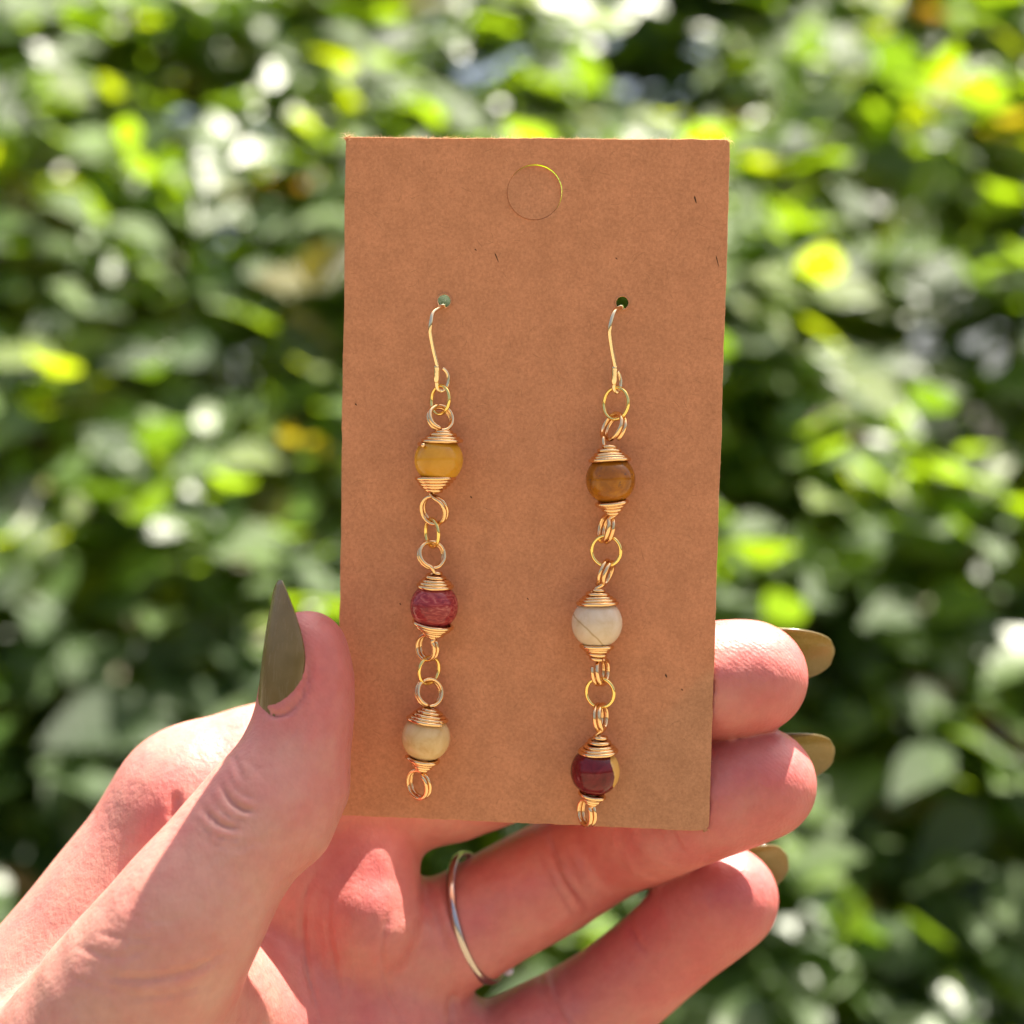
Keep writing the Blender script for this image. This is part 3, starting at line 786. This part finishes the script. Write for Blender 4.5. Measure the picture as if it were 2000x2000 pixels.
def relax(V, F, it, lam):
    e = np.concatenate([F[:, [0, 1]], F[:, [1, 2]], F[:, [2, 3]], F[:, [3, 0]]])
    deg = np.bincount(e.ravel(), minlength=len(V))[:, None]
    for _ in range(it):
        A = np.stack([np.bincount(e[:, 0], V[e[:, 1], k], len(V)) + np.bincount(e[:, 1], V[e[:, 0], k], len(V)) for k in range(3)], 1)
        V = V + lam * (A / np.maximum(deg, 1) - V)
    return V
lab = np.arange(len(HV))
while True:                                                 # keep the one connected skin surface
    mn = lab[HF].min(1); new = lab.copy()
    for k in range(4): np.minimum.at(new, HF[:, k], mn)
    new = new[new]
    if (new == lab).all(): break
    lab = new
main = np.bincount(lab).argmax(); kf = lab[HF[:, 0]] == main; HF = HF[kf]
remap = np.full(len(HV), -1); used = np.unique(HF); remap[used] = np.arange(len(used)); HV = HV[used]; HF = remap[HF]
HV = relax(HV, HF, 10, 0.5)
def vnormals(V, F):
    n = np.cross(V[F[:, 2]] - V[F[:, 0]], V[F[:, 3]] - V[F[:, 1]])
    o = np.zeros_like(V)
    for k in range(4):
        for a in range(3): o[:, a] += np.bincount(F[:, k], n[:, a], len(V))
    return o / (np.linalg.norm(o, axis=1)[:, None] + 1e-12)
HN = vnormals(HV, HF)
# creases: grooves pressed into the skin along short lines, given where they lie on the surface
upx = HV[:, 0] / HV[:, 1] / T * 1000 + 1000; upy = 1000 - HV[:, 2] / HV[:, 1] / T * 1000
front = (HN * HV).sum(1) < 0
GROOVES = [
    ([(440, 1500), (455, 1535), (480, 1555), (505, 1560)], 3.2, .20, (.18, .2075)),
    ([(410, 1552), (428, 1580), (455, 1600), (490, 1603)], 3.2, .20, (.18, .2075)),
    ([(385, 1600), (405, 1626), (440, 1640), (480, 1638)], 3.2, .20, (.18, .2075)),
    ([(470, 1480), (500, 1500), (520, 1535)], 3.2, .14, (.18, .2075)),
    ([(240, 1780), (300, 1800), (370, 1790)], 3.5, .12, (.18, .2075)),
    ([(180, 1820), (260, 1835), (340, 1828)], 3.5, .12, (.18, .2075)),
    ([(120, 1900), (200, 1930), (280, 1938)], 3.5, .14, (.18, .2075)),
    ([(510, 1376), (530, 1396), (562, 1392), (590, 1362), (604, 1310), (603, 1260)], 5, .45, (.18, .2085)),  # (pixel line, width px, depth mm, nearest/farthest depth)
    ([(455, 1470), (464, 1500), (478, 1528)], 5, .30, (.18, .2075)),
    ([(428, 1528), (447, 1561), (470, 1580), (500, 1586)], 5.5, .48, (.18, .2075)),
    ([(392, 1572), (414, 1598), (442, 1615), (472, 1616)], 5.5, .48, (.18, .2075)),
    ([(382, 1628), (420, 1650), (470, 1655), (520, 1640)], 5, .14, (.18, .2075)),
    ([(200, 1908), (279, 1913), (373, 1896), (450, 1855)], 7, .30, (.18, .2075)),
    ([(230, 1950), (330, 1945), (400, 1925)], 6, .16, (.18, .2075)),
    ([(150, 1850), (230, 1870), (300, 1850)], 6, .14, (.18, .2075)),
    ([(1076, 1622), (1092, 1670), (1112, 1720), (1150, 1770)], 7, .35, (.2, .25)),
    ([(1050, 1640), (1070, 1690), (1100, 1745), (1125, 1790)], 6, .22, (.2, .25)),
    ([(1305, 1600), (1318, 1640), (1336, 1665)], 6, .30, (.2, .25)),
    ([(1070, 1870), (1082, 1920), (1100, 1970), (1130, 2010)], 7, .32, (.2, .25)),
    ([(1050, 1890), (1062, 1940), (1085, 1990)], 6, .2, (.2, .25)),
    ([(1226, 1800), (1240, 1830), (1265, 1860)], 6, .28, (.2, .25)),
    ([(620, 1700), (592, 1767), (598, 1880), (630, 2000)], 5, .40, (.205, .25)),
    ([(770, 1760), (745, 1850), (757, 1930), (790, 2000)], 5, .25, (.205, .25)),
    ([(650, 1700), (640, 1800), (653, 1881), (674, 1995)], 5, .2, (.205, .25)),
    ([(830, 1720), (850, 1790), (880, 1870)], 8, .35, (.2, .25)),
    ([(890, 1935), (880, 1975), (885, 2030)], 8, .4, (.2, .25)),
    ([(345, 1545), (340, 1590), (352, 1625)], 10, .6, (.208, .25)),
]
disp = np.zeros(len(HV))
for pts, w, dep, (ya, yb) in GROOVES:
    pts = smooth_path([np.array(p, float) for p in pts], 6)
    sel = np.where(front & (HV[:, 1] > ya) & (HV[:, 1] < yb) & (upx > pts[:, 0].min() - 40) & (upx < pts[:, 0].max() + 40) & (upy > pts[:, 1].min() - 40) & (upy < pts[:, 1].max() + 40))[0]
    if len(sel) == 0: continue
    q = np.stack([upx[sel], upy[sel]], 1); best = np.full(len(sel), 1e9); bt = np.zeros(len(sel)); n = len(pts) - 1
    for i in range(n):
        ab = pts[i + 1] - pts[i]; h = np.clip(((q - pts[i]) @ ab) / (ab @ ab + 1e-9), 0, 1)
        d = np.linalg.norm(q - pts[i] - h[:, None] * ab, axis=1); m = d < best
        best[m] = d[m]; bt[m] = (i + h[m]) / n
    env = np.clip(np.minimum(bt, 1 - bt) / 0.22, 0.15, 1)
    disp[sel] -= dep * mm * env * np.exp(-(best / w) ** 2)
    disp[sel] += 0.16 * dep * mm * env * np.exp(-((best - 2.2 * w) / (1.3 * w)) ** 2)
# broad soft unevenness of flesh
ph = HV * 1000
disp += mm * 0.10 * (np.sin(ph[:, 0] * 0.21 + 1.3 * np.sin(ph[:, 2] * 0.13)) * np.sin(ph[:, 2] * 0.17 + 0.9 + 0.8 * np.sin(ph[:, 0] * 0.11)))
HV = HV + HN * disp[:, None]
HN = vnormals(HV, HF)
# keep the hand off the card itself: flesh presses flat against the board
lc = (HV - CC_) @ CR
inb = (abs(lc[:, 0]) < W_ / 2 + 0.0002) & (abs(lc[:, 2]) < H_ / 2 + 0.0002)
behind = inb & (lc[:, 1] > -0.002) & (lc[:, 1] < TH / 2 + 0.00012) & (upx > 720)
HV[behind] += np.outer(TH / 2 + 0.00012 - lc[behind, 1], CR[:, 1])
hand_base = np.array([-0.06, 0.222, -0.112]) + ORG
me = bpy.data.meshes.new('hand')
me.vertices.add(len(HV)); me.vertices.foreach_set('co', (HV + ORG - hand_base).ravel())
me.loops.add(HF.size); me.loops.foreach_set('vertex_index', HF.ravel().astype(np.int32))
me.polygons.add(len(HF)); me.polygons.foreach_set('loop_start', (np.arange(len(HF)) * 4).astype(np.int32))
me.polygons.foreach_set('use_smooth', np.ones(len(HF), bool))
me.update(calc_edges=True); me.validate(); me.materials.append(SKIN)
# pink skin on palm and pads, reddened further to paint in light bounced inside the hand, paler on the back of the thumb and wrist side
def near(points, s):
    o = np.zeros(len(HV))
    for p in points: o = np.maximum(o, np.exp(-((HV - p) ** 2).sum(1) / (2 * (s * mm) ** 2)))
    return o
flush_and_bounce = 0.30 + 0.55 * near([index_f[-1][0], index_f[-2][0], middle_f[-1][0], middle_f[-2][0], ring_f[-1][0], ring_f[-2][0]], 9) \
    + 0.28 * near([P(700, 1680, .22), P(760, 1760, .22), P(700, 1880, .22), P(1000, 1780, .228), P(1150, 1700, .228), P(1000, 2000, .228), P(1150, 1930, .228)], 12) \
    + 0.35 * near([thumb_f[-1][0], thumb_f[-2][0], P(640, 1300, .204)], 7) + 0.2 * near([P(345, 1560, .215)], 9) - 0.15 * near([P(250, 1850, .19), P(100, 1900, .2), P(400, 1690, .19)], 12)  # the redder spot in the thumb web paints in its shade
a = me.attributes.new('flush_and_bounce', 'FLOAT', 'POINT'); a.data.foreach_set('value', np.clip(flush_and_bounce, 0, 1).astype(np.float32))
padw = near([index_f[-1][0], index_f[-2][0], middle_f[-1][0], middle_f[-2][0], ring_f[-1][0], P(645, 1290, .204)], 8)
a = me.attributes.new('pad', 'FLOAT', 'POINT'); a.data.foreach_set('value', np.clip(padw * 1.3, 0, 1).astype(np.float32))
hand = bpy.data.objects.new('hand', me); C.objects.link(hand); hand.location = hand_base
tag(hand, 'left hand with long olive painted nails gripping the card from behind', 'hand')

def nail(base, direction, normal, length, half_w, curve, pointed, thick=0.00045, label=None, bow=0.06):
    d = np.array(direction, float); d /= np.linalg.norm(d)
    n = np.array(normal, float); n -= d * (n @ d); n /= np.linalg.norm(n)
    w = np.cross(d, n)
    nu, nv = 26, 16; V = []; wear = []
    for layer in (0, 1):
        for i in range(nu + 1):
            u = i / nu
            if pointed:
                hw = half_w * (min(1, 0.62 + 0.38 * math.sin(min(1, u / 0.28) * math.pi / 2)) if u < 0.45 else 1 - ((u - 0.45) / 0.55) ** 1.45 * 0.955)
                if u < 0.10: hw *= math.sqrt(max(0.02, 1 - ((0.10 - u) / 0.10) ** 2)) * 0.35 + 0.65
            else:
                hw = half_w * (1 - 0.08 * u)
                if u < 0.2: hw *= 0.55 + 0.45 * math.sqrt(max(0, 1 - ((0.2 - u) / 0.2) ** 2))
                if u > 0.40: hw *= math.sqrt(max(0.0015, 1 - ((u - 0.40) / 0.60) ** 2.0))
            for j in range(nv + 1):
                v = 2 * j / nv - 1
                th = v * curve * (hw / half_w) ** 0.8
                rad = half_w / math.sin(curve)
                q = base + d * (u * length) + w * rad * math.sin(th) - n * (rad - rad * math.cos(th)) - n * bow * length * (u ** 2) + n * 0.02 * length * math.sin(u * math.pi)
                q = q - n * (thick * layer * (1 - 0.6 * u))
                V.append(q); wear.append(0.42 - u * 3.2 + 0.35 * v if layer == 0 else 0.0)
    F = []; o = (nu + 1) * (nv + 1); r = nv + 1
    for i in range(nu):
        for j in range(nv):
            a_ = i * r + j
            F.append((a_, a_ + 1, a_ + r + 1, a_ + r)); F.append((o + a_, o + a_ + r, o + a_ + r + 1, o + a_ + 1))
    for i in range(nu): F.append((i * r, (i + 1) * r, o + (i + 1) * r, o + i * r)); F.append((i * r + nv, o + i * r + nv, o + (i + 1) * r + nv, (i + 1) * r + nv))
    for j in range(nv): F.append((j, o + j, o + j + 1, j + 1)); F.append((nu * r + j, nu * r + j + 1, o + nu * r + j + 1, o + nu * r + j))
    ob = obj('fingernail', V, F, NAIL, hand, hand_base)
    at_ = ob.data.attributes.new('wear', 'FLOAT', 'POINT'); at_.data.foreach_set('value', np.array(wear, np.float32))
    if label: ob['label'] = label
    return ob
# thumbnail: long and pointed, facing left and a little towards the camera
tn = np.array([-0.80, -0.60, 0.05])
tb = P(596, 1402, .2073) + tn / np.linalg.norm(tn) * 0.0066
tip = P(546, 1133, .2050)
nail(tb, tip - tb, tn, np.linalg.norm(tip - tb) * 1.0, 0.0045, 1.15, True, label='long pointed olive thumbnail with scratched polish', bow=0.0)
def finger_nail(ch, tip_px, Yt, back, half_w, length, label=None):
    tipp = P(*tip_px, Yt); c_ = ch[-1][0]; r = ch[-1][1]
    ax = c_ - ch[-3][0]; ax /= np.linalg.norm(ax)
    nb = np.array(back, float); nb -= ax * (nb @ ax); nb /= np.linalg.norm(nb)
    b_ = c_ + nb * r * 0.86 - ax * r * 0.35
    return nail(b_, tipp - b_, nb, np.linalg.norm(tipp - b_), half_w, 0.62, False, label=label, bow=0.02)
finger_nail(index_f, (1630, 1268), yi + .0035, (0.10, 0.80, 0.55), 0.0052, 0.016)
finger_nail(middle_f, (1630, 1460), ym + .0040, (0.10, 0.80, 0.60), 0.0052, 0.016)
finger_nail(ring_f, (1537, 1668), .2375, (0.10, 0.80, 0.55), 0.0050, 0.016)

# ------------------------------------------------------------------ ring on the middle finger
rc = P(933, 1791, .2362); ax = np.array([0.92, -0.26, 0.31]); ax /= np.linalg.norm(ax)
e1 = np.cross(ax, [0, 1, 0]); e1 /= np.linalg.norm(e1); e2 = np.cross(ax, e1)
RR = 0.0095
ring_root = empty('finger_ring', rc - e1 * RR + ORG)
tag(ring_root, 'thin shiny silver ring with tiny clear stones worn at the base of a finger', 'ring')
rbase = rc - e1 * RR + ORG
V = []; F = []; n = 72; prof = [(-0.75, 0.0), (-0.6, 0.45), (0, 0.62), (0.6, 0.45), (0.75, 0.0), (0.5, -0.25), (-0.5, -0.25)]
for k in range(n):
    a_ = 2 * math.pi * k / n; dr = math.cos(a_) * e1 + math.sin(a_) * e2
    for (s_, h_) in prof: V.append(rc + dr * (RR + h_ * mm) + ax * s_ * mm * 0.95)
m_ = len(prof)
for k in range(n):
    for j in range(m_): F.append((k * m_ + j, k * m_ + (j + 1) % m_, ((k + 1) % n) * m_ + (j + 1) % m_, ((k + 1) % n) * m_ + j))
band = obj('band', V, F, SILVER, ring_root, rbase)
gm, gnt, gout = mat('clear_gem'); gp = N(gnt, 'ShaderNodeBsdfPrincipled'); gp.inputs['Base Color'].default_value = (0.86, 0.82, 0.92, 1)
gp.inputs['Roughness'].default_value = 0.08; gp.inputs['IOR'].default_value = 1.8; L(gnt, gp.outputs[0], gout.inputs[0])
# which way round the band faces the gap between the fingers
best = min(np.linspace(0, 2 * math.pi, 90), key=lambda a_: np.linalg.norm(((lambda q: np.array([q[0] / q[1] / T * 1000 + 1000, 1000 - q[2] / q[1] / T * 1000]))(rc + RR * (math.cos(a_) * e1 + math.sin(a_) * e2))) - np.array([985, 1880])))
for k, off in enumerate((-0.12, 0.06, 0.24)):
    a_ = best + off; dr = math.cos(a_) * e1 + math.sin(a_) * e2; sz = (0.0008, 0.0010, 0.0007)[k]
    cpt = rc + dr * (RR + 0.0008) + ax * 0.0009
    t_ = np.cross(ax, dr); V = []; F = []
    for (h_, r_) in ((-0.6, 0.35), (0.25, 1.0), (0.6, 0.65)):
        for j in range(8): V.append(cpt + dr * h_ * sz + sz * r_ * (math.cos(j * math.pi / 4) * t_ + math.sin(j * math.pi / 4) * ax))
    F = [tuple(range(8)), tuple(range(16, 24))[::-1]] + [(i * 8 + j, i * 8 + (j + 1) % 8, (i + 1) * 8 + (j + 1) % 8, (i + 1) * 8 + j) for i in range(2) for j in range(8)]
    obj('gemstone', V, F, gm, ring_root, rbase, False)
bpy.context.view_layer.update()
